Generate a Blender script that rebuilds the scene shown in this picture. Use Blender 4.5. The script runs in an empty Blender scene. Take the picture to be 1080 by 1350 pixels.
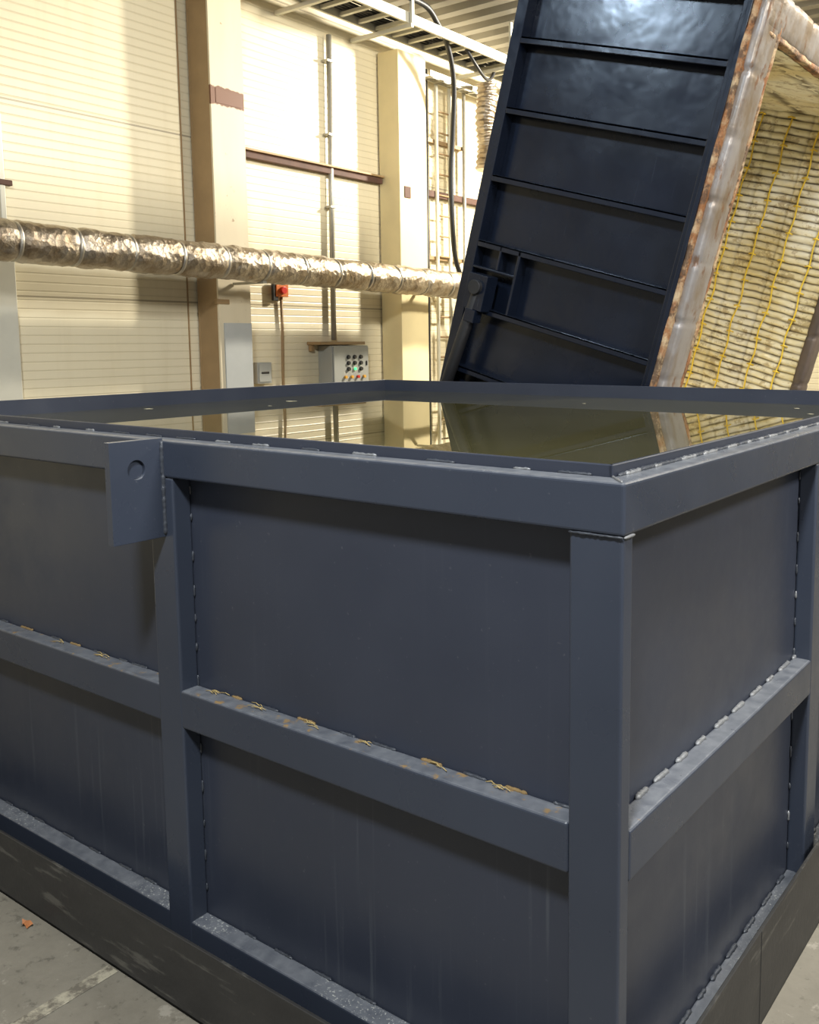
import bpy, bmesh, math, random
from mathutils import Vector, Matrix, noise
random.seed(7)
sc=bpy.context.scene
sc.view_settings.view_transform='Standard'
COL=sc.collection

# ------------------------------------------------------------------ node helpers
def newmat(name):
    m=bpy.data.materials.new(name); m.use_nodes=True
    nt=m.node_tree; b=nt.nodes.get("Principled BSDF")
    return m,nt,b
def N(nt,t,**kw):
    n=nt.nodes.new(t)
    for k,v in kw.items(): setattr(n,k,v)
    return n
def lk(nt,a,b): nt.links.new(a,b)
def math_(nt,op,a,b=None,c=None,clamp=False):
    n=N(nt,"ShaderNodeMath",operation=op); n.use_clamp=clamp
    for i,v in enumerate((a,b,c)):
        if v is None: continue
        if isinstance(v,(int,float)): n.inputs[i].default_value=v
        else: lk(nt,v,n.inputs[i])
    return n.outputs[0]
def mixc(nt,fac,a,b,mode='MIX'):
    n=N(nt,"ShaderNodeMix",data_type='RGBA',blend_type=mode)
    for i,v in ((0,fac),(6,a),(7,b)):
        if isinstance(v,(int,float)): n.inputs[i].default_value=v
        elif isinstance(v,tuple): n.inputs[i].default_value=(v[0],v[1],v[2],1)
        else: lk(nt,v,n.inputs[i])
    return n.outputs[2]
def coords(nt,scale=(1,1,1),kind='Object'):
    tc=N(nt,"ShaderNodeTexCoord"); mp=N(nt,"ShaderNodeMapping"); mp.inputs['Scale'].default_value=scale
    lk(nt,tc.outputs[kind],mp.inputs[0]); return mp.outputs[0]
def noise_(nt,scale,detail=4,rough=.55,vec=None,st=(1,1,1)):
    n=N(nt,"ShaderNodeTexNoise"); n.inputs['Scale'].default_value=scale; n.inputs['Detail'].default_value=detail; n.inputs['Roughness'].default_value=rough
    lk(nt,vec if vec is not None else coords(nt,st),n.inputs['Vector']); return n.outputs[0]
def ramp(nt,fac,stops):
    n=N(nt,"ShaderNodeValToRGB"); e=n.color_ramp.elements
    while len(e)<len(stops): e.new(.5)
    for i,(p,c) in enumerate(stops):
        e[i].position=p; e[i].color=(c,c,c,1) if isinstance(c,(int,float)) else (c[0],c[1],c[2],1)
    lk(nt,fac,n.inputs[0]); return n.outputs[0]
def bump(nt,b,hgt,strength=.3,dist=.01):
    n=N(nt,"ShaderNodeBump"); n.inputs['Strength'].default_value=strength; n.inputs['Distance'].default_value=dist
    lk(nt,hgt,n.inputs['Height']); lk(nt,n.outputs[0],b.inputs['Normal'])
def setv(b,color=None,rough=None,metal=None,spec=None,ior=None):
    if color is not None: b.inputs['Base Color'].default_value=(*color,1)
    if rough is not None: b.inputs['Roughness'].default_value=rough
    if metal is not None: b.inputs['Metallic'].default_value=metal
    if spec is not None: b.inputs['Specular IOR Level'].default_value=spec
    if ior is not None: b.inputs['IOR'].default_value=ior
def simple(name,color,rough=.5,metal=0,var=.15,scale=8,bmp=.05):
    m,nt,b=newmat(name); setv(b,color,rough,metal)
    n=noise_(nt,scale)
    c=mixc(nt,n,tuple(x*(1-var) for x in color),tuple(min(1,x*(1+var)) for x in color))
    lk(nt,c,b.inputs['Base Color']); bump(nt,b,noise_(nt,scale*8),bmp,.003)
    return m

# ------------------------------------------------------------------ materials
def mat_tank(name,base,streaks=True,rust=False,rough=.42):
    m,nt,b=newmat(name); setv(b,base,rough,0.0)
    big=noise_(nt,1.3,3)
    c=mixc(nt,big,tuple(x*.8 for x in base),tuple(x*1.25 for x in base))
    if streaks:
        st=noise_(nt,1,5,.6,st=(46,46,.9))
        sm=ramp(nt,st,[(.58,0.),(.72,1.)])
        gate=ramp(nt,noise_(nt,2.2,2),[(.38,0.),(.60,1.)])
        sep=N(nt,"ShaderNodeSeparateXYZ"); tc=N(nt,"ShaderNodeTexCoord"); lk(nt,tc.outputs['Object'],sep.inputs[0])
        lowg=math_(nt,'ADD',math_(nt,'MULTIPLY',math_(nt,'LESS_THAN',sep.outputs[2],-.78),.08),.02)
        sm2=math_(nt,'MULTIPLY',math_(nt,'MULTIPLY',sm,gate),lowg)
        c=mixc(nt,sm2,c,(.30,.33,.33))
    dust=ramp(nt,noise_(nt,70,3),[(.68,0.),(.76,1.)])
    c=mixc(nt,math_(nt,'MULTIPLY',dust,.12),c,(.3,.3,.3))
    if rust:
        sep=N(nt,"ShaderNodeSeparateXYZ"); tc=N(nt,"ShaderNodeTexCoord"); lk(nt,tc.outputs['Object'],sep.inputs[0])
        geo=N(nt,"ShaderNodeNewGeometry"); s2=N(nt,"ShaderNodeSeparateXYZ"); lk(nt,geo.outputs['Normal'],s2.inputs[0])
        up=ramp(nt,s2.outputs[2],[(.55,0.),(.85,1.)])
        c=mixc(nt,math_(nt,'MULTIPLY',up,math_(nt,'MULTIPLY',noise_(nt,25,4),.65)),c,(.30,.31,.32))
        near=math_(nt,'LESS_THAN',math_(nt,'ABSOLUTE',math_(nt,'SUBTRACT',sep.outputs[2],-.722)),.02)
        rn=ramp(nt,noise_(nt,22,5,.65),[(.58,0.),(.64,1.)])
        front=math_(nt,'LESS_THAN',sep.outputs[1],.1)
        msk=math_(nt,'MULTIPLY',math_(nt,'MULTIPLY',math_(nt,'MULTIPLY',near,rn),up),front)
        c=mixc(nt,math_(nt,'MULTIPLY',msk,.75),c,(.30,.18,.05))
        low=math_(nt,'LESS_THAN',sep.outputs[2],-1.3)
        ln=ramp(nt,noise_(nt,150,3,.6),[(.60,0.),(.64,1.)])
        gt=ramp(nt,noise_(nt,2.5,2),[(.45,0.),(.60,1.)])
        msk2=math_(nt,'MULTIPLY',math_(nt,'MULTIPLY',math_(nt,'MULTIPLY',low,ln),up),gt)
        c=mixc(nt,math_(nt,'MULTIPLY',msk2,.8),c,(.55,.55,.50))
    lk(nt,c,b.inputs['Base Color'])
    r=ramp(nt,noise_(nt,5,4),[(.3,rough-.08),(.7,rough+.1)]); lk(nt,r,b.inputs['Roughness'])
    bump(nt,b,noise_(nt,220,2),.06,.002)
    return m
M_frame=mat_tank("tank_frame_paint",(.032,.039,.056),False,True,.30)
M_panel=mat_tank("tank_panel_paint",(.028,.033,.048),True,False,.36)
M_weld=simple("weld_bead",(.20,.205,.21),.4,.3,.4,60,.4)
M_weldd=simple("weld_bead_painted",(.040,.045,.055),.35,0,.4,60,.4)
M_weldrust=simple("weld_rust",(.20,.13,.05),.8,0,.4,60,.4)
M_straw=simple("dry_straw",(.42,.31,.12),.8,0,.3,60,.2)

m,nt,b=newmat("quench_water"); setv(b,(.055,.052,.022),.003,0,.5,1.75)
c=mixc(nt,ramp(nt,noise_(nt,1.2,3),[(.35,0.),(.65,1.)]),(.050,.046,.020),(.068,.063,.029)); lk(nt,c,b.inputs['Base Color'])
bump(nt,b,noise_(nt,2.5,1),.010,.004)
M_water=m
M_foam=simple("foam_flake",(.45,.42,.30),.9,0,.2,50)

# cream wall cladding
m,nt,b=newmat("cream_cladding"); setv(b,(.8,.7,.46),.38)
tc=N(nt,"ShaderNodeTexCoord"); sep=N(nt,"ShaderNodeSeparateXYZ"); lk(nt,tc.outputs['Object'],sep.inputs[0])
Z=sep.outputs[2]; Y=sep.outputs[1]
t=math_(nt,'FRACT',math_(nt,'MULTIPLY',Z,1/.066))
groove=ramp(nt,math_(nt,'ABSOLUTE',math_(nt,'SUBTRACT',t,.5)),[(.38,0.),(.47,1.)])
tz=math_(nt,'FRACT',math_(nt,'ADD',math_(nt,'MULTIPLY',Z,1/1.4),.057))
seam=math_(nt,'LESS_THAN',math_(nt,'ABSOLUTE',math_(nt,'SUBTRACT',tz,.5)),.005)
base=mixc(nt,noise_(nt,.8,4),(.75,.66,.45),(.82,.745,.55))
base=mixc(nt,math_(nt,'MULTIPLY',groove,.20),base,(.40,.31,.16))
stn=ramp(nt,noise_(nt,1,4,.6,st=(6,6,.5)),[(.5,0.),(.75,1.)])
base=mixc(nt,math_(nt,'MULTIPLY',stn,.18),base,(.52,.42,.22))
base=mixc(nt,math_(nt,'MULTIPLY',seam,.6),base,(.16,.12,.07))
lk(nt,base,b.inputs['Base Color'])
hh=math_(nt,'SUBTRACT',1.,math_(nt,'ADD',groove,seam)); bump(nt,b,hh,.45,.006)
M_wall=m
M_cream=simple("cream_column_paint",(.78,.66,.38),.4,0,.12,3,.05)
m,nt,b=newmat("weathered_column_paint"); setv(b,(.7,.58,.35),.5)
c=mixc(nt,noise_(nt,2,4,st=(3,3,.6)),(.60,.51,.35),(.74,.65,.46))
sep=N(nt,"ShaderNodeSeparateXYZ"); tc=N(nt,"ShaderNodeTexCoord"); lk(nt,tc.outputs['Object'],sep.inputs[0])
near=ramp(nt,math_(nt,'ABSOLUTE',math_(nt,'SUBTRACT',sep.outputs[2],2.33)),[(.03,1.),(.13,0.)])
rm=ramp(nt,math_(nt,'MULTIPLY',near,math_(nt,'ADD',noise_(nt,8,6,.75),.25)),[(.38,0.),(.44,1.)])
c=mixc(nt,rm,c,(.15,.055,.022))
sp=ramp(nt,noise_(nt,14,5,.7),[(.66,0.),(.70,1.)]); c=mixc(nt,math_(nt,'MULTIPLY',sp,.7),c,(.25,.13,.05))
lk(nt,c,b.inputs['Base Color']); M_colold=m
M_brown=simple("brown_trim_and_side_shade",(.32,.21,.10),.55,0,.25,5)  # brown for trim and cord; on the column it paints in the side's shade
M_greysleeve=simple("grey_column_sleeve",(.42,.43,.41),.5,0,.12,5)
M_rustbeam=simple("rust_primer_beam",(.09,.04,.025),.7,0,.5,9,.2)
M_grey=simple("cabinet_grey",(.36,.365,.33),.45,0,.06,6)
M_white=simple("white_steel",(.62,.60,.50),.4,.1,.1,6)
M_galv=simple("galvanised_steel",(.42,.40,.34),.4,.5,.2,20)
M_blk=simple("black_rubber",(.012,.012,.013),.5,0,.3,20)
M_orange=simple("orange_plastic",(.62,.16,.03),.4,0,.1,9)
M_leaf=simple("dry_leaf",(.40,.15,.05),.7,0,.3,30)
M_red=simple("red_plastic",(.6,.03,.02),.35,0,.1,9)
m,nt,b=newmat("green_indicator"); setv(b,(.05,.8,.25),.3); b.inputs['Emission Color'].default_value=(.1,1,.35,1); b.inputs['Emission Strength'].default_value=1.0; M_green=m
M_amber=simple("amber_button",(.8,.4,.05),.4)
M_blkp=simple("black_plastic",(.02,.02,.02),.4)

def foilmat(name,ca,cb,metal=.95,rough=.28,vs=26,bs=.55):
    m,nt,b=newmat(name); setv(b,ca,rough,metal)
    c=mixc(nt,ramp(nt,noise_(nt,7,5,.65),[(.35,0.),(.7,1.)]),ca,cb); lk(nt,c,b.inputs['Base Color'])
    v=N(nt,"ShaderNodeTexVoronoi"); v.inputs['Scale'].default_value=vs; lk(nt,coords(nt),v.inputs['Vector'])
    h=math_(nt,'ADD',v.outputs[0],math_(nt,'MULTIPLY',noise_(nt,40,5,.7),.9)); bump(nt,b,h,bs,.012)
    return m
M_foil=foilmat("crumpled_foil",(.56,.50,.42),(.28,.205,.125),.95,.32,22,.6)
M_foilband=simple("foil_tape",(.50,.46,.39),.35,.85,.25,40,.5)
m,nt,b=newmat("rusty_edge"); setv(b,(.5,.4,.3),.7,.1)
n1=ramp(nt,noise_(nt,7,6,.7),[(.40,0.),(.55,1.)]); n2=ramp(nt,noise_(nt,12,6,.7),[(.50,0.),(.58,1.)])
c=mixc(nt,n1,(.46,.34,.20),(.27,.115,.04)); c=mixc(nt,math_(nt,'MULTIPLY',n2,.85),c,(.08,.045,.025)); lk(nt,c,b.inputs['Base Color'])
bump(nt,b,noise_(nt,45,5,.7),.6,.015); M_edge=m
m,nt,b=newmat("heat_stained_sheet"); setv(b,(.4,.36,.33),.42,.5)
n1=ramp(nt,noise_(nt,3,5,.6,st=(2,2,1)),[(.42,0.),(.64,1.)]); n2=ramp(nt,noise_(nt,7,6,.7,st=(1.5,1.5,.7)),[(.57,0.),(.64,1.)])
c=mixc(nt,n1,(.34,.315,.30),(.235,.18,.125)); c=mixc(nt,math_(nt,'MULTIPLY',n2,.75),c,(.19,.085,.03)); lk(nt,c,b.inputs['Base Color'])
bump(nt,b,noise_(nt,8,4,.6),.25,.02); M_edgefoil=m
M_darkedge=simple("dark_heat_stained_steel",(.085,.065,.055),.55,.2,.5,9,.4)

# ceramic fibre (vertex attribute "crevice" marks the gaps between stacked modules, where shade is painted into the colour)
m,nt,b=newmat("ceramic_fibre"); setv(b,(.8,.7,.4),.95)
a=ramp(nt,noise_(nt,1.6,4),[(.42,0.),(.60,1.)])
c=mixc(nt,a,(.72,.63,.38),(.86,.83,.70))
d=ramp(nt,noise_(nt,7,6,.75),[(.53,0.),(.60,1.)]); c=mixc(nt,math_(nt,'MULTIPLY',d,.6),c,(.32,.23,.10))
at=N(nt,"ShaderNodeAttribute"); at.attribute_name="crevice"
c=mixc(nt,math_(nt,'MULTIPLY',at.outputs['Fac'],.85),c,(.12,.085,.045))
lk(nt,c,b.inputs['Base Color']); bump(nt,b,noise_(nt,80,5,.7),.6,.01); M_fibre=m
M_wire=simple("yellow_element_wire",(.80,.58,.06),.5,.1,.2,20)
def mat_furn():
    m,nt,b=newmat("furnace_navy_paint"); setv(b,(.012,.018,.034),.28)
    c=mixc(nt,noise_(nt,2,5),(.003,.005,.010),(.008,.012,.024))
    s=ramp(nt,noise_(nt,1,5,.65,st=(20,20,1.5)),[(.62,0.),(.75,1.)]); c=mixc(nt,math_(nt,'MULTIPLY',s,.05),c,(.2,.24,.30))
    lk(nt,c,b.inputs['Base Color']); lk(nt,ramp(nt,noise_(nt,3,4),[(.3,.18),(.7,.34)]),b.inputs['Roughness'])
    bump(nt,b,noise_(nt,3.5,3),.28,.02); return m
M_furn=mat_furn()

m,nt,b=newmat("worn_tray_steel"); setv(b,(.09,.09,.085),.5,.2)
c=mixc(nt,noise_(nt,4,6,.7,st=(1,1,2)),(.013,.013,.014),(.052,.050,.047))
s=ramp(nt,noise_(nt,8,6,.7,st=(.4,.4,3)),[(.58,0.),(.66,1.)]); c=mixc(nt,math_(nt,'MULTIPLY',s,.35),c,(.22,.21,.18)); lk(nt,c,b.inputs['Base Color'])
bump(nt,b,noise_(nt,60,4),.2,.004); M_tray=m
m,nt,b=newmat("concrete"); setv(b,(.3,.28,.23),.7)
c=mixc(nt,noise_(nt,3.2,7,.7),(.085,.075,.057),(.28,.255,.20))
s=ramp(nt,noise_(nt,22,5,.7),[(.58,0.),(.68,1.)]); c=mixc(nt,math_(nt,'MULTIPLY',s,.55),c,(.05,.045,.035))
s=ramp(nt,noise_(nt,9,6,.75),[(.60,0.),(.66,1.)]); c=mixc(nt,math_(nt,'MULTIPLY',s,.5),c,(.37,.34,.28)); lk(nt,c,b.inputs['Base Color'])
bump(nt,b,noise_(nt,40,5),.3,.006); M_floor=m
m,nt,b=newmat("ceiling_sheet"); setv(b,(.4,.4,.38),.45,.3); lk(nt,mixc(nt,noise_(nt,3,3),(.20,.19,.17),(.30,.285,.255)),b.inputs['Base Color']); M_ceil=m
m,nt,b=newmat("joint_strip"); setv(b,(.3,.28,.2),.8)
s=ramp(nt,noise_(nt,14,6,.75),[(.42,0.),(.56,1.)]); lk(nt,mixc(nt,s,(.34,.31,.23),(.12,.105,.08)),b.inputs['Base Color']); M_gasket=m

# ------------------------------------------------------------------ mesh helpers
class MB:
    def __init__(s,name,mats,bevel=0,seg=2):
        s.name=name; s.mats=mats; s.bm=bmesh.new(); s.bevel=bevel; s.seg=seg
    def box(s,lo,hi,mi=0,M=None):
        r=bmesh.ops.create_cube(s.bm,size=1)
        lo=Vector(lo);hi=Vector(hi); c=(lo+hi)/2; d=hi-lo
        for v in r['verts']:
            v.co=Vector((v.co.x*d.x,v.co.y*d.y,v.co.z*d.z))+c
            if M: v.co=M@v.co
        for f in {f for v in r['verts'] for f in v.link_faces}: f.material_index=mi
    def ring(s,x0,x1,y0,y1,t,z0,z1,mi=0):
        O=[(x0,y0),(x1,y0),(x1,y1),(x0,y1)]; I=[(x0+t,y0+t),(x1-t,y0+t),(x1-t,y1-t),(x0+t,y1-t)]
        V={}
        for nm,P in (('o',O),('i',I)):
            for zi,z in enumerate((z0,z1)): V[nm,zi]=[s.bm.verts.new((p[0],p[1],z)) for p in P]
        for i in range(4):
            j=(i+1)%4
            for fc in ((V['o',0][i],V['o',0][j],V['o',1][j],V['o',1][i]),(V['i',0][j],V['i',0][i],V['i',1][i],V['i',1][j]),
                       (V['o',1][i],V['o',1][j],V['i',1][j],V['i',1][i]),(V['o',0][j],V['o',0][i],V['i',0][i],V['i',0][j])):
                f=s.bm.faces.new(fc); f.material_index=mi
    def cyl(s,p0,p1,r,mi=0,seg=16,r2=None,cap=True):
        p0=Vector(p0);p1=Vector(p1); d=p1-p0
        M=Matrix.Translation((p0+p1)/2)@d.to_track_quat('Z','Y').to_matrix().to_4x4()
        q=bmesh.ops.create_cone(s.bm,cap_ends=cap,segments=seg,radius1=r,radius2=r if r2 is None else r2,depth=d.length,matrix=M)
        for f in {f for v in q['verts'] for f in v.link_faces}:
            f.material_index=mi; f.smooth=len(f.verts)==4
    def tube(s,pts,r,mi=0,seg=8,rf=None,cap=True):
        pts=[Vector(p) for p in pts]; rings=[]; prev=None
        for i,p in enumerate(pts):
            a=pts[max(0,i-1)]; bb=pts[min(len(pts)-1,i+1)]; t=(bb-a).normalized()
            if prev is None: n=t.orthogonal().normalized()
            else: n=(prev-t*prev.dot(t)).normalized()
            prev=n; bi=t.cross(n)
            rr=rf(i) if rf else r
            ring=[]
            for k in range(seg):
                an=2*math.pi*k/seg; q=rr(k) if callable(rr) else rr
                ring.append(s.bm.verts.new(p+n*math.cos(an)*q+bi*math.sin(an)*q))
            rings.append(ring)
        for i in range(len(rings)-1):
            for k in range(seg):
                f=s.bm.faces.new((rings[i][k],rings[i][(k+1)%seg],rings[i+1][(k+1)%seg],rings[i+1][k])); f.material_index=mi; f.smooth=True
        if cap:
            for ring in (rings[0][::-1],rings[-1]):
                f=s.bm.faces.new(ring); f.material_index=mi
    def weld(s,p0,p1,r=.005,mi=0):
        p0=Vector(p0);p1=Vector(p1); n=max(3,int((p1-p0).length/.006))
        jit=[r*(.75+.5*random.random()) for _ in range(n+1)]; jit[0]=jit[-1]=r*.3
        s.tube([p0.lerp(p1,i/n)+Vector((random.uniform(-1,1),random.uniform(-1,1),random.uniform(-1,1)))*r*.15 for i in range(n+1)],r,mi,6,rf=lambda i:jit[i])
    def done(s,parent=None):
        me=bpy.data.meshes.new(s.name); bmesh.ops.recalc_face_normals(s.bm,faces=s.bm.faces); s.bm.to_mesh(me); s.bm.free()
        for m in s.mats: me.materials.append(m)
        o=bpy.data.objects.new(s.name,me); COL.objects.link(o)
        if s.bevel:
            md=o.modifiers.new("bevel",'BEVEL'); md.width=s.bevel; md.segments=s.seg; md.limit_method='ANGLE'; md.angle_limit=math.radians(50)
        if parent: o.parent=parent
        return o
def smooth(pts,n=8):
    P=[Vector(p) for p in pts]; P=[P[0]]+P+[P[-1]]; out=[]
    for i in range(1,len(P)-2):
        for k in range(n):
            t=k/n; a,b_,c_,d=P[i-1],P[i],P[i+1],P[i+2]
            out.append(.5*((2*b_)+(c_-a)*t+(2*a-5*b_+4*c_-d)*t*t+(3*b_-a-3*c_+d)*t**3))
    out.append(P[-1]); return out
def empty(name,loc=(0,0,0),rot=(0,0,0)):
    e=bpy.data.objects.new(name,None); e.location=loc; e.rotation_euler=rot; e.empty_display_size=.2; COL.objects.link(e); return e

FZ=-1.60      # floor level (z=0 is the top of the tank beam)
# ------------------------------------------------------------------ TANK
LX,LY=3.34,3.06
tank=empty("quench_tank",(0,0,0))
fr=MB("frame",[M_frame],bevel=.007,seg=3)
o=.004
fr.ring(-LX-o,o,-o,LY+o,.062,-.105,0)
for (za,zb) in ((-.835,-.722),(-1.54,-1.43)):
    fr.box((-LX,0,za),(-.12,.06,zb))
    fr.box((-.055,.045,za),(0,LY,zb))
    fr.box((-LX,LY-.06,za),(0,LY,zb))
    fr.box((-LX,0,za),(-LX+.06,LY,zb))
fr.box((-.12,0,-1.54),(0,.045,-.1055))
for x in (-1.51,-2.87): fr.box((x,-.001,-1.54),(x+.11,.06,-.1055))
fr.box((-LX,0,-1.54),(-LX+.11,.06,-.1055))
for y in (1.28,2.62):
    fr.box((-.055,y,-1.54),(.001,y+.11,-.1055))
    fr.box((-LX,y,-1.54),(-LX+.055,y+.11,-.1055))
for x in (-1.51,-2.87): fr.box((x,LY-.06,-1.54),(x+.11,LY,-.1055))
fr.done(tank)
sk=MB("skin",[M_panel],bevel=.002,seg=1)
H=.024
sk.box((-LX+.06,.060,-1.54),(-.055,.070,H))
sk.box((-.065,.060,-1.54),(-.055,LY-.06,H))
sk.box((-LX+.06,LY-.07,-1.54),(-.055,LY-.06,H))
sk.box((-LX+.06,.060,-1.54),(-LX+.07,LY-.06,H))
sk.box((-LX+.06,.06,-1.54),(-.055,LY-.06,-1.53))
sk.done(tank)
WZ=-.044
wt=MB("water",[M_water]); 
vs=[wt.bm.verts.new(p) for p in ((-LX+.069,.069,WZ),(-.064,.069,WZ),(-.064,LY-.069,WZ),(-LX+.069,LY-.069,WZ))]; wt.bm.faces.new(vs); wt.done(tank)
fo=MB("foam_flakes",[M_foam])
flk=[(-3.10,1.10,.032),(-2.93,1.86,.036),(-2.75,1.55,.014),(-1.5,2.5,.014),(-.35,2.4,.016),(-.5,2.7,.016)]
for x,y,r in flk:
    n=11; ring=[]
    for k in range(n):
        a=2*math.pi*k/n; q=r*(.55+.6*random.random()); ring.append(fo.bm.verts.new((x+math.cos(a)*q,y+math.sin(a)*q*.8,WZ+.001)))
    fo.bm.faces.new(ring)
fo.done(tank)
# welds
wd=MB("weld_beads",[M_weld,M_weldrust,M_weldd])
x=-.10
while x>-3.25:
    l=random.uniform(.04,.09); wd.weld((x,.058,.001),(x-l,.058,.001),.004,0 if random.random()<.25 else 2); x-=l+random.uniform(.06,.16)
wd.weld((-.05,.075,.001),(-.05,LY-.1,.001),.006,2)
y=.10
while y<2.8:
    l=random.uniform(.03,.09); wd.weld((-.048,y,.001),(-.048,y+l,.001),.006); y+=l+random.uniform(.04,.1)
for zt in (-.722,-1.43):
    x=-.14
    while x>-3.25:
        if not(-1.56<x<-1.36 or -2.93<x<-2.7):
            l=random.uniform(.04,.08); wd.weld((x,.056,zt+.001),(x-l,.056,zt+.001),.0045,(1 if random.random()<.4 else 2) if zt>-1 else 2)
        x-=random.uniform(.10,.19)
    y=.06
    while y<2.8:
        l=random.uniform(.05,.09); wd.weld((-.050,y,zt+.002),(-.050,y+l,zt+.002),.0065,0 if zt>-1 else 2); y+=l+random.uniform(.03,.07)
z=-.13
while z>-1.42:
    l=random.uniform(.02,.04)
    for xx in (-1.399,-2.759): wd.weld((xx,.057,z),(xx,.057,z-l),.0035,2 if random.random()<.88 else 0)
    wd.weld((-.052,1.279,z),(-.052,1.279,z-l),.0035,2 if random.random()<.75 else 0)
    z-=l+random.uniform(.05,.09)
wd.weld((-.12,-.003,-.107),(0.002,-.003,-.107),.003,2); wd.weld((.003,0,-.107),(.003,.045,-.107),.003,0)
wd.weld((-.004,.0,.001),(-.055,.058,.001),.003)
wd.weld((-1.437,-.003,.0),(-1.437,-.003,-.27),.007,2); wd.weld((-1.463,-.003,.0),(-1.463,-.003,-.27),.007,2)
wd.done(tank)
sw=MB("straw_debris",[M_straw])
for cx in (-1.30,-1.13,-.93,-.74,-.50,-.33,-1.86,-2.1):
    for k in range(random.randint(3,6)):
        a=random.uniform(-.7,.7); L=random.uniform(.015,.045); p=Vector((cx+random.uniform(-.03,.03),.040+random.uniform(-.010,.010),-.7185+random.uniform(0,.003)))
        d=Vector((math.cos(a),math.sin(a)*.5,random.uniform(-.04,.04)))*L*.5
        sw.tube([p-d,p+Vector((0,.003,.002)),p+d],.0010,0,5)
sw.done(tank)
# lifting lug
lg=MB("lifting_lug",[M_frame],bevel=.003,seg=2)
cy,cz,R=-.085,-.075,.027; n=32
def rectpt(a):
    dx,dz=math.cos(a),math.sin(a); tt=1e9
    for lim,comp in ((-.165-cy,dx),(0.0-cy,dx),(.006-cz,dz),(-.275-cz,dz)):
        if abs(comp)>1e-6:
            q=lim/comp
            if q>0: tt=min(tt,q)
    return (cy+dx*tt,cz+dz*tt)
angs=sorted([2*math.pi*k/n for k in range(n)]+[math.atan2(zz-cz,yy-cy)%(2*math.pi) for yy in (-.165,0) for zz in (.006,-.275)])
rings={}
for side,xx in ((0,-1.462),(1,-1.438)):
    rings[side]=([lg.bm.verts.new((xx,)+rectpt(a)) for a in angs],[lg.bm.verts.new((xx,cy+R*math.cos(a),cz+R*math.sin(a))) for a in angs])
k=len(angs)
for i in range(k):
    j=(i+1)%k
    for sd in (0,1): lg.bm.faces.new((rings[sd][0][i],rings[sd][0][j],rings[sd][1][j],rings[sd][1][i]))
    for w in (0,1): lg.bm.faces.new((rings[0][w][i],rings[0][w][j],rings[1][w][j],rings[1][w][i]))
lg.cyl((-1.457,cy,cz),(-1.447,cy,cz),R*.98,0,32)
lg.done(tank)

# ------------------------------------------------------------------ TRAY
tr=MB("spill_tray",[M_tray,M_blk],bevel=.003,seg=1)
tr.box((-LX-.13,-.118,FZ),(.045,-.108,-1.372)); tr.box((.035,-.118,FZ),(.045,LY+.1,-1.312))
tr.box((-LX-.13,LY+.09,FZ),(.045,LY+.10,-1.372)); tr.box((-LX-.13,-.118,FZ),(-LX-.12,LY+.1,-1.372))
tr.box((-LX-.13,-.118,FZ),(.045,LY+.1,FZ+.012),1)
for y in (.75,1.9): tr.box((.033,y,FZ),(.0465,y+.004,-1.313),1)
for x in (-.3,-1.6,-3.0):
    for y in (.3,2.5): tr.box((x-.15,y,FZ+.012),(x+.15,y+.12,-1.541),1)
tr.done()

# ------------------------------------------------------------------ ROOM
fl=MB("floor",[M_floor]); fl.box((-6.3,-5,FZ-.1),(6,10,FZ)); fl.done()
wl=MB("wall_left",[M_wall]); wl.box((-6.15,-5,FZ),(-6,9.8,4.0)); wl.done()
wb=MB("wall_back",[M_wall]); wb.box((-6.15,9.8,FZ),(6,9.95,4.0)); wb.done()
ce=MB("ceiling",[M_ceil]); y=-5.0; prof=[]
while y<9.9:
    prof+= [(y,3.78),(y+.12,3.78),(y+.16,3.84),(y+.26,3.84)]; y+=.30
rows=[[ce.bm.verts.new((xx,a,b_)) for a,b_ in prof] for xx in (-6.1,6)]
for i in range(len(prof)-1): ce.bm.faces.new((rows[0][i],rows[0][i+1],rows[1][i+1],rows[1][i]))
ce.done()
t=MB("trim_1",[M_brown]); t.box((-6.0,3.515,FZ),(-5.99,3.525,3.78)); t.done()
js=MB("floor_joint_strip",[M_gasket],bevel=.002,seg=1); js.box((-1.65,-4.9,FZ),(-1.60,-.122,FZ+.004)); js.done()
dl=MB("dry_leaf",[M_leaf]); ctr=Vector((-2.04,-.165,FZ+.006)); rg=[]
for k in range(10):
    a=2*math.pi*k/10; q=(.026 if k%2 else .016); rg.append(dl.bm.verts.new(ctr+Vector((math.cos(a)*q,math.sin(a)*q*.7,.006*(k%3)))))
dl.bm.faces.new(rg); dl.done()

# columns
c1=empty("steel_column",(0,0,0))
q=MB("shaft",[M_colold,M_brown,M_greysleeve],bevel=.006)
q.box((-5.72,3.61,FZ),(-5.70,3.96,3.77),0); q.box((-5.98,3.61,FZ),(-5.96,3.96,3.77),1)
q.box((-5.96,3.612,FZ),(-5.72,3.64,3.77),1); q.box((-5.96,3.92,FZ),(-5.72,3.95,3.77),1)  # brown sides carry painted shade, the front keeps the lit paint
q.box((-5.70,3.655,FZ),(-5.685,3.95,.44),2); q.box((-5.73,3.59,.60),(-5.69,3.72,.64),1)
q.box((-5.7,3.66,2.27),(-5.697,3.93,2.39),0)
q.done(c1)
c2=empty("steel_column",(0,0,0)); c2.name="steel_column.001"
q=MB("shaft",[M_cream,M_rustbeam],bevel=.006)
q.box((-5.98,6.0,FZ),(-5.70,6.45,3.27),0); q.box((-5.70,6.07,1.78),(-5.69,6.17,1.90),1)
q.done(c2)
c3=empty("door_post",(0,0,0))
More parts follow.
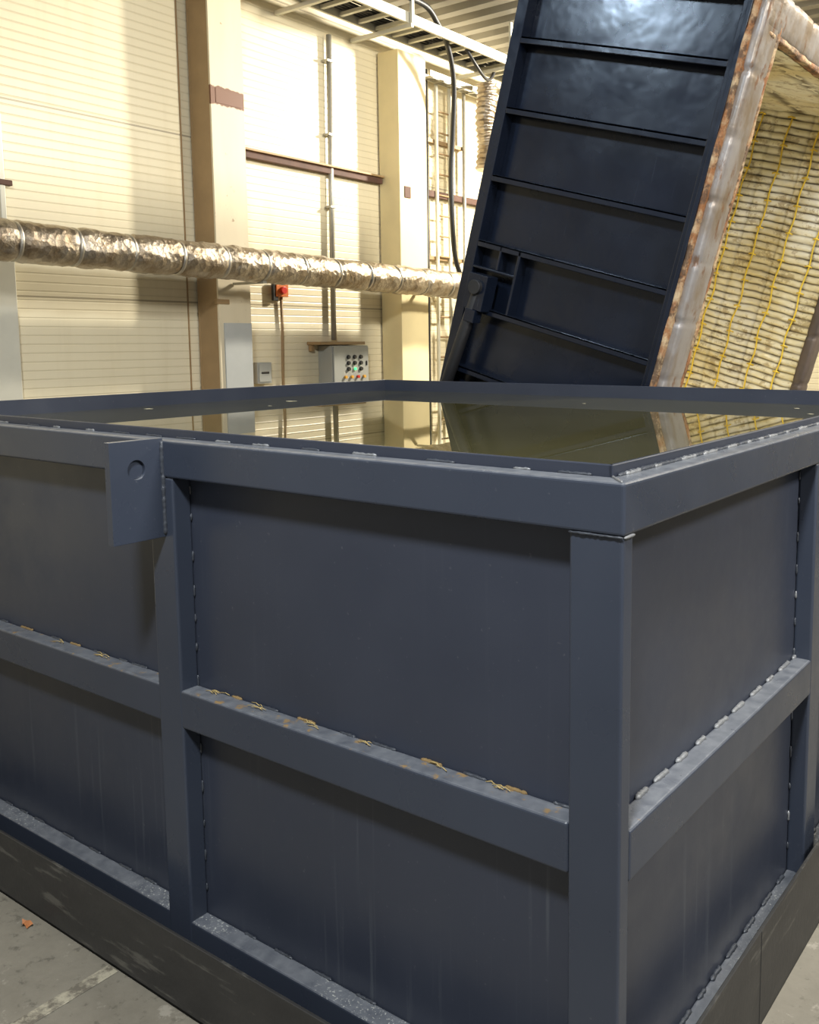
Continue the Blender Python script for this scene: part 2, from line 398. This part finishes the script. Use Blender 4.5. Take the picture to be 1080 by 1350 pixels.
q=MB("post",[M_white,M_rustbeam],bevel=.006); q.box((-5.995,1.72,FZ),(-5.92,1.99,.86)); q.box((-5.99,1.93,1.0),(-5.95,1.97,1.9)); q.box((-5.99,1.86,1.40),(-5.94,2.02,1.44),1); q.done(c3)
g=MB("wall_girt",[M_rustbeam,M_brown],bevel=.003)
g.box((-6.0,3.97,1.93),(-5.93,5.99,1.99)); g.box((-6.0,3.97,1.99),(-5.90,5.99,2.01),1); g.box((-6.0,6.46,1.90),(-5.93,8.6,1.97)); g.done()

# duct
du=empty("insulated_duct",(0,0,0))
q=MB("foil_jacket",[M_foil])
pts=[];n=420;ya,yb=-1.5,8.6
for i in range(n+1):
    y=ya+(yb-ya)*i/n; pts.append((-5.35,y,.945-.0155*(y-1.6)))
def dr(i):
    y=ya+(yb-ya)*i/n
    u=(y/.42)%1; pinch=.012*math.exp(-((min(u,1-u))/.06)**2)
    def f(k,y=y,p=pinch):
        a=2*math.pi*k/28
        return .138-p+.012*noise.noise(Vector((math.cos(a)*1.6,y*7,math.sin(a)*1.6)))+.009*noise.noise(Vector((math.cos(a)*4,y*22,math.sin(a)*4)))
    return f
q.tube(pts,.14,0,28,rf=dr); q.done(du)
q=MB("tape_bands",[M_foilband]); y=math.ceil(ya/.42)*.42
while y<yb-.1:
    z=.945-.0155*(y-1.6); q.tube([(-5.35,y-.014,z),(-5.35,y-.010,z),(-5.35,y+.010,z),(-5.35,y+.014,z)],.135,0,28,rf=lambda i:(.127 if i in(0,3) else .135),cap=False); y+=.42
q.done(du)
q=MB("column_brackets",[M_galv]); 
for y in (3.78,6.22): q.box((-5.69,y-.02,.765),(-5.30,y+.02,.785))
q.done(du)

cp=MB("conduit_pipe",[M_galv,M_white]); cp.cyl((-5.95,5.23,.29),(-5.95,5.26,3.26),.027,0)
for z in (.9,1.6,2.3,3.0): cp.box((-5.995,5.20,z),(-5.915,5.285,z+.02),0)
cp.done()
cab=empty("control_cabinet",(0,0,0))
q=MB("enclosure",[M_grey,M_blkp],bevel=.006); q.box((-5.995,5.05,-.15),(-5.80,5.57,.235)); q.box((-5.80,5.06,-.14),(-5.785,5.56,.225)); q.box((-5.785,5.52,.03),(-5.775,5.535,.08),1); q.done(cab)
q=MB("buttons",[M_blkp,M_green,M_amber,M_red,M_white])
for j,zz in enumerate((.13,.07,.01)):
    for i,yy in enumerate((5.26,5.35,5.44)):
        mi=1 if (j,i)==(2,1) else 0
        q.cyl((-5.785,yy,zz-.01),(-5.765,yy,zz-.01),.018 if mi==0 else .014,mi,14); q.cyl((-5.785,yy,zz-.01),(-5.779,yy,zz-.01),.022,4 if mi else 0,14)
for yy,mi in ((5.21,2),(5.30,2),(5.39,3),(5.48,2)): q.cyl((-5.785,yy,-.08),(-5.76,yy,-.08),.015,mi,14)
q.done(cab)
q=MB("mounting_rail",[M_brown],bevel=.003); q.box((-5.995,4.90,.245),(-5.80,5.53,.275)); q.box((-5.995,4.92,.18),(-5.95,4.96,.25)); q.done(cab)
q=MB("junction_box",[M_grey,M_blkp],bevel=.005); q.box((-5.995,4.20,-.11),(-5.92,4.37,.085)); q.box((-5.92,4.215,-.095),(-5.91,4.355,.07)); q.box((-5.91,4.24,-.02),(-5.906,4.33,0),1); q.done()
es=empty("emergency_switch",(0,0,0))
q=MB("housing",[M_orange,M_red,M_blkp],bevel=.005); q.box((-5.995,4.47,.70),(-5.93,4.62,.82)); q.cyl((-5.93,4.545,.76),(-5.90,4.545,.76),.035,1,20); q.box((-5.97,4.44,.66),(-5.94,4.50,.84),2); q.done(es)
q=MB("cord",[M_brown]); q.tube([(-5.97,4.56,.70),(-5.975,4.57,.4),(-5.97,4.555,.0),(-5.975,4.56,-.6)],.014); q.done(es)

# cable ladder
cl=empty("cable_ladder",(0,0,0))
q=MB("ladder",[M_white,M_galv],bevel=.002,seg=1)
for xx in (-5.66,-5.22): q.box((xx-.014,1.0,3.32),(xx+.014,9.5,3.42))
y=1.1
while y<9.4: q.box((-5.66,y,3.335),(-5.22,y+.04,3.37)); y+=.25
for y in (2.6,4.6,5.6,7.3,8.6): q.box((-5.99,y,3.28),(-5.18,y+.04,3.32)); q.box((-5.20,y,3.32),(-5.17,y+.04,3.77))
q.done(cl)
q=MB("cables",[M_blk,M_white])
for k in range(8):
    x0=-5.63+k*.048; q.tube([(x0+.03*noise.noise(Vector((k,i*.7,0))),1+i*.25,3.395+.022*noise.noise(Vector((k*3,i*.45,5)))) for i in range(33)],.015,1 if k==6 else 0,8)
q.tube(smooth([(-5.25,3.9,3.72),(-5.25,4.6,3.60),(-5.25,5.2,3.56),(-5.25,5.9,3.72)]),.024,0,10)
q.tube(smooth([(-5.3,6.6,3.38),(-5.25,6.75,3.2),(-5.3,7.0,3.12),(-5.4,7.25,3.2),(-5.45,7.4,3.35)]),.018,0,10)
q.tube(smooth([(-5.35,4.6,3.40),(-5.2,5.2,3.5),(-5.2,5.8,3.55),(-5.25,6.1,3.45),(-5.35,6.4,3.3),(-5.45,6.62,3.0),(-5.55,6.72,2.5),(-5.6,6.75,2.1),(-5.62,6.8,1.5),(-5.7,6.95,1.2),(-5.75,7.15,.9),(-5.8,7.3,.2),(-5.8,7.4,-1.55)]),.028,0,10)
q.done(cl)
rk=empty("pipe_riser_rack",(0,0,0))
q=MB("risers",[M_galv,M_white,M_blk,M_brown])
for yy,r,mi in ((6.72,.02,2),(6.90,.022,1),(7.14,.022,1),(7.42,.022,0)): q.cyl((-5.92,yy,FZ),(-5.92,yy,3.26),r,mi,12)
for k in range(16): q.cyl((-5.92,6.90,-.6+k*.23),(-5.92,7.14,-.6+k*.23),.011,3,8)
q.box((-5.995,6.70,1.2),(-5.94,7.44,1.24),3); q.box((-5.995,6.70,2.5),(-5.94,7.44,2.54),3)
# small wall tray between the risers
for xx in (-5.90,-5.76): q.box((xx-.008,6.6,3.14),(xx+.008,8.9,3.20),0)
yy=6.65
while yy<8.8: q.box((-5.90,yy,3.145),(-5.76,yy+.03,3.16),0); yy+=.2
q.done(rk)
fd=MB("flexible_duct",[M_foil]); 
pp=[(-5.55,7.36+.02*math.sin(i*.12),3.2-i*.011) for i in range(90)]
fd.tube(pp,.11,0,20,rf=lambda i:.115+.010*math.sin(i*math.pi*.35)); fd.done()

# ------------------------------------------------------------------ FURNACE (tilted)
A=math.radians(15.5)
fu=empty("tilting_furnace",(-2.98,3.2,.02),(0,A,0))
B0,T0,U0,W0=-1.20,2.50,1.45,2.75
q=MB("shell",[M_furn],bevel=.004)
q.box((0,.09,B0),(U0,.10,T0)); q.box((0,W0-.01,B0),(U0,W0,T0)); q.box((0,.09,B0),(.01,W0,T0))
q.box((0,.09,T0-.01),(U0,W0,T0)); q.box((0,.09,B0),(U0,W0,B0+.01))
q.done(fu)
q=MB("ribs",[M_furn],bevel=.004)
q.box((0,0,B0),(.075,.09,T0)); q.box((U0-.05,-.005,B0),(U0,.09,T0))
q.box((.075,.0,T0-.06),(U0-.05,.09,T0)); q.box((.075,0,B0),(U0-.05,.09,B0+.06))
for i in range(9):
    v=2.13-.4*i
    if v<B0+.1: break
    q.box((.075,.0,v-.008),(U0-.05,.09,v+.008)); q.box((.075,.0,v-.032),(U0-.05,.010,v+.008))
q.box((.25,.0,.78),(.265,.09,.93)); q.box((.39,.0,.53),(.41,.09,.93)); q.box((.075,.0,.765),(.40,.09,.78))
q.done(fu)
q=MB("tilt_cylinder",[M_blk,M_furn,M_galv],bevel=.003)
q.box((.12,-.09,.52),(.27,.02,.74),1); q.cyl((.20,-.12,.66),(.20,.02,.66),.045,0,20)
q.cyl((.20,-.06,.66),(.10,-.06,-.0),.038,0,20); q.cyl((.10,-.06,.0),(.0,-.06,-.95),.028,0,16)
q.box((.155,-.10,.44),(.235,-.02,.52),1)
q.done(fu)
LF=U0+.035
q=MB("lining",[M_fibre])
q.box((.01,.10,2.30),(LF,W0-.01,T0-.01)); q.box((.01,.10,B0+.01),(LF,.25,T0-.01)); q.box((.01,.1,B0+.01),(.14,W0-.01,T0-.01)); q.box((.01,2.64,B0+.01),(LF,W0-.01,T0-.01)); q.box((.01,.10,B0+.01),(LF,W0-.01,B0+.15))
q.done(fu)
def ribgrid(name,fn,ulen,vlen,nu,nv,pitch,amp,cp=.30):
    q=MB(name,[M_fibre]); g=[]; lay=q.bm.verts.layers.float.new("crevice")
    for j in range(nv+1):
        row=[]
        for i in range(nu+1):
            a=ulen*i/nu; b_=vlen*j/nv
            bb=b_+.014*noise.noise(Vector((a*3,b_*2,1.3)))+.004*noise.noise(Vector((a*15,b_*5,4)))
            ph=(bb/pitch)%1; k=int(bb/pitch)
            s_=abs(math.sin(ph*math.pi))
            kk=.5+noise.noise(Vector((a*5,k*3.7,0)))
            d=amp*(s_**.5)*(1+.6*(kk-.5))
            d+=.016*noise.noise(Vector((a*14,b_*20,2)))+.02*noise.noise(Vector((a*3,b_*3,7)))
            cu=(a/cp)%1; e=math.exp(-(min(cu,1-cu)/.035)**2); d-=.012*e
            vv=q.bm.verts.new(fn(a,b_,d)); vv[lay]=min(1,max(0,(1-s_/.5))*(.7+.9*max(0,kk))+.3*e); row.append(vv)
        g.append(row)
    for j in range(nv):
        for i in range(nu): q.bm.faces.new((g[j][i],g[j][i+1],g[j+1][i+1],g[j+1][i]))
    return q.done(fu)
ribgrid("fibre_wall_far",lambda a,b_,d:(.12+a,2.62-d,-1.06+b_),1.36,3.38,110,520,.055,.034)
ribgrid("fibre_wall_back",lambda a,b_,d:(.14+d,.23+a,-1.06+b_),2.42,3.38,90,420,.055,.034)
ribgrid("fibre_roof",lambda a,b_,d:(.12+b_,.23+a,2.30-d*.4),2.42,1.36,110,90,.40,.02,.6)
q=MB("element_wires",[M_wire])
for u in (.38,.62,.86,1.10,1.32):
    q.tube([(u+.006*math.sin(i*.9)+.012*noise.noise(Vector((u,i*.2,0))),2.572,-1.0+i*.05) for i in range(66)],.007,0,6)
    for i in range(16): q.tube([(u-.028,2.577,-.9+i*.21),(u,2.56,-.893+i*.21),(u+.028,2.577,-.9+i*.21)],.006,0,6)
for w in (.6,1.1,1.6,2.1):
    q.tube([(.175,w+.02*math.sin(i*.8),-1.0+i*.05) for i in range(66)],.008,0,6)
q.done(fu)
def lump(name,p0,p1,rx,rw,mat,seglen=.33,jit=.07,sqp=5,pinch=.10):
    q=MB(name,[mat]); p0=Vector(p0);p1=Vector(p1);L=(p1-p0).length;n=int(L/.02);rings=[]
    d=(p1-p0).normalized(); a1=Vector((1,0,0)); a2=d.cross(a1).normalized()
    for i in range(n+1):
        t=i/n; c=p0.lerp(p1,t); ph=(t*L/seglen)%1; pin=1-pinch*math.exp(-(min(ph,1-ph)/.03)**2); ring=[]
        for k in range(20):
            an=2*math.pi*k/20; ca,sa=math.cos(an),math.sin(an); sq=(abs(ca)**sqp+abs(sa)**sqp)**(-1/sqp)
            j=1+jit*noise.noise(Vector((ca*2,sa*2,t*L*8+rx*9)))
            ring.append(q.bm.verts.new(c+a1*ca*sq*rx*pin*j+a2*sa*sq*rw*pin*j))
        rings.append(ring)
    for i in range(n):
        for k in range(20):
            f=q.bm.faces.new((rings[i][k],rings[i][(k+1)%20],rings[i+1][(k+1)%20],rings[i+1][k])); f.smooth=True
    q.bm.faces.new(rings[0]); q.bm.faces.new(rings[-1]); return q.done(fu)
lump("jamb_rust_near",(U0+.014,.03,B0),(U0+.014,.03,T0),.020,.045,M_edge,.5,.30,3,.1)
lump("jamb_sheet_near",(U0+.050,.13,B0),(U0+.050,.13,T0),.034,.115,M_edgefoil,.33,.03,12,.14)
lump("jamb_rust_inner",(U0+.058,.245,B0+.1),(U0+.058,.245,T0-.1),.026,.022,M_edge,.5,.35,3,.1)
lump("jamb_sheet_far",(U0+.05,2.67,B0),(U0+.05,2.67,T0),.045,.10,M_darkedge,.38,.05,7,.12)
lump("header_sheet",(U0+.050,0.04,T0-.09),(U0+.050,2.75,T0-.09),.034,.10,M_edgefoil,.33,.03,12,.14)
lump("header_rust",(U0+.058,.1,T0-.19),(U0+.058,2.65,T0-.19),.026,.022,M_edge,.5,.35,3,.1)
q=MB("mouth_flange",[M_furn],bevel=.003); q.box((U0-.02,-.02,B0),(U0+.006,.0,T0)); q.box((U0-.02,W0,B0),(U0+.05,W0+.06,T0)); q.done(fu)
st=MB("stand",[M_furn],bevel=.004)
for y in (3.35,5.7):
    st.box((-3.3,y,FZ),(-1.6,y+.1,FZ+.06)); st.box((-3.28,y,FZ),(-3.18,y+.1,-1.2)); st.box((-2.5,y,FZ),(-2.4,y+.1,-1.42))
so=st.done(); bpy.context.view_layer.update(); so.parent=fu; so.matrix_parent_inverse=fu.matrix_world.inverted()

# ------------------------------------------------------------------ LIGHTS
def lamp(loc,target,size,energy,color=(1,.95,.86),sy=None,spread=180):
    L=bpy.data.lights.new("ceiling_lamp",'AREA'); L.shape='RECTANGLE' ; L.size=size; L.size_y=sy or size; L.energy=energy; L.color=color; L.spread=math.radians(spread)
    ob=bpy.data.objects.new("ceiling_lamp",L); ob.location=loc; ob.rotation_euler=(Vector(target)-Vector(loc)).to_track_quat('-Z','Y').to_euler(); COL.objects.link(ob); return ob
lamp((-3.0,9.0,3.6),(-6,4.0,1.0),.35,620,(1,.93,.79))
lamp((-3.3,-.2,3.65),(-2.2,3.2,1.8),.5,34,(.62,.80,1.0),spread=100)
lamp((.7,-2.4,3.45),(-1.3,.6,-.6),.5,215,(.93,.97,1.0),spread=140)
lamp((3.4,.8,3.6),(-.5,2,-.5),1.2,220,(1,.97,.92),spread=110)
lamp((1.6,6.0,3.5),(-2.2,5.7,.5),.6,280,(1,.93,.78),spread=120)
w=bpy.data.worlds.new("hall_ambient"); sc.world=w; w.use_nodes=True
bg=w.node_tree.nodes['Background']; bg.inputs[0].default_value=(.86,.86,.85,1); bg.inputs[1].default_value=.37

# ------------------------------------------------------------------ CAMERA
f=1222.;ppx=640.;ppy=590.
th=math.radians(6.54); roll=math.radians(0.33)
h=Vector((-.582,.813,0)).normalized(); r=Vector((h.y,-h.x,0)); zz=Vector((0,0,1))
F=h*math.cos(th)-zz*math.sin(th); U=h*math.sin(th)+zz*math.cos(th)
R2=r*math.cos(roll)-U*math.sin(roll); U2=U*math.cos(roll)+r*math.sin(roll)
cd=bpy.data.cameras.new("camera"); co=bpy.data.objects.new("camera",cd); COL.objects.link(co)
M=Matrix.Identity(4)
for i in range(3): M[i][0]=R2[i]; M[i][1]=U2[i]; M[i][2]=-F[i]
M[0][3],M[1][3],M[2][3]=.803,-1.574,.270
co.matrix_world=M
cd.sensor_fit='AUTO'; cd.sensor_width=36; cd.lens=f*36/1350
cd.shift_x=(540-ppx)/1350; cd.shift_y=(ppy-675)/1350
cd.clip_start=.05
sc.camera=co
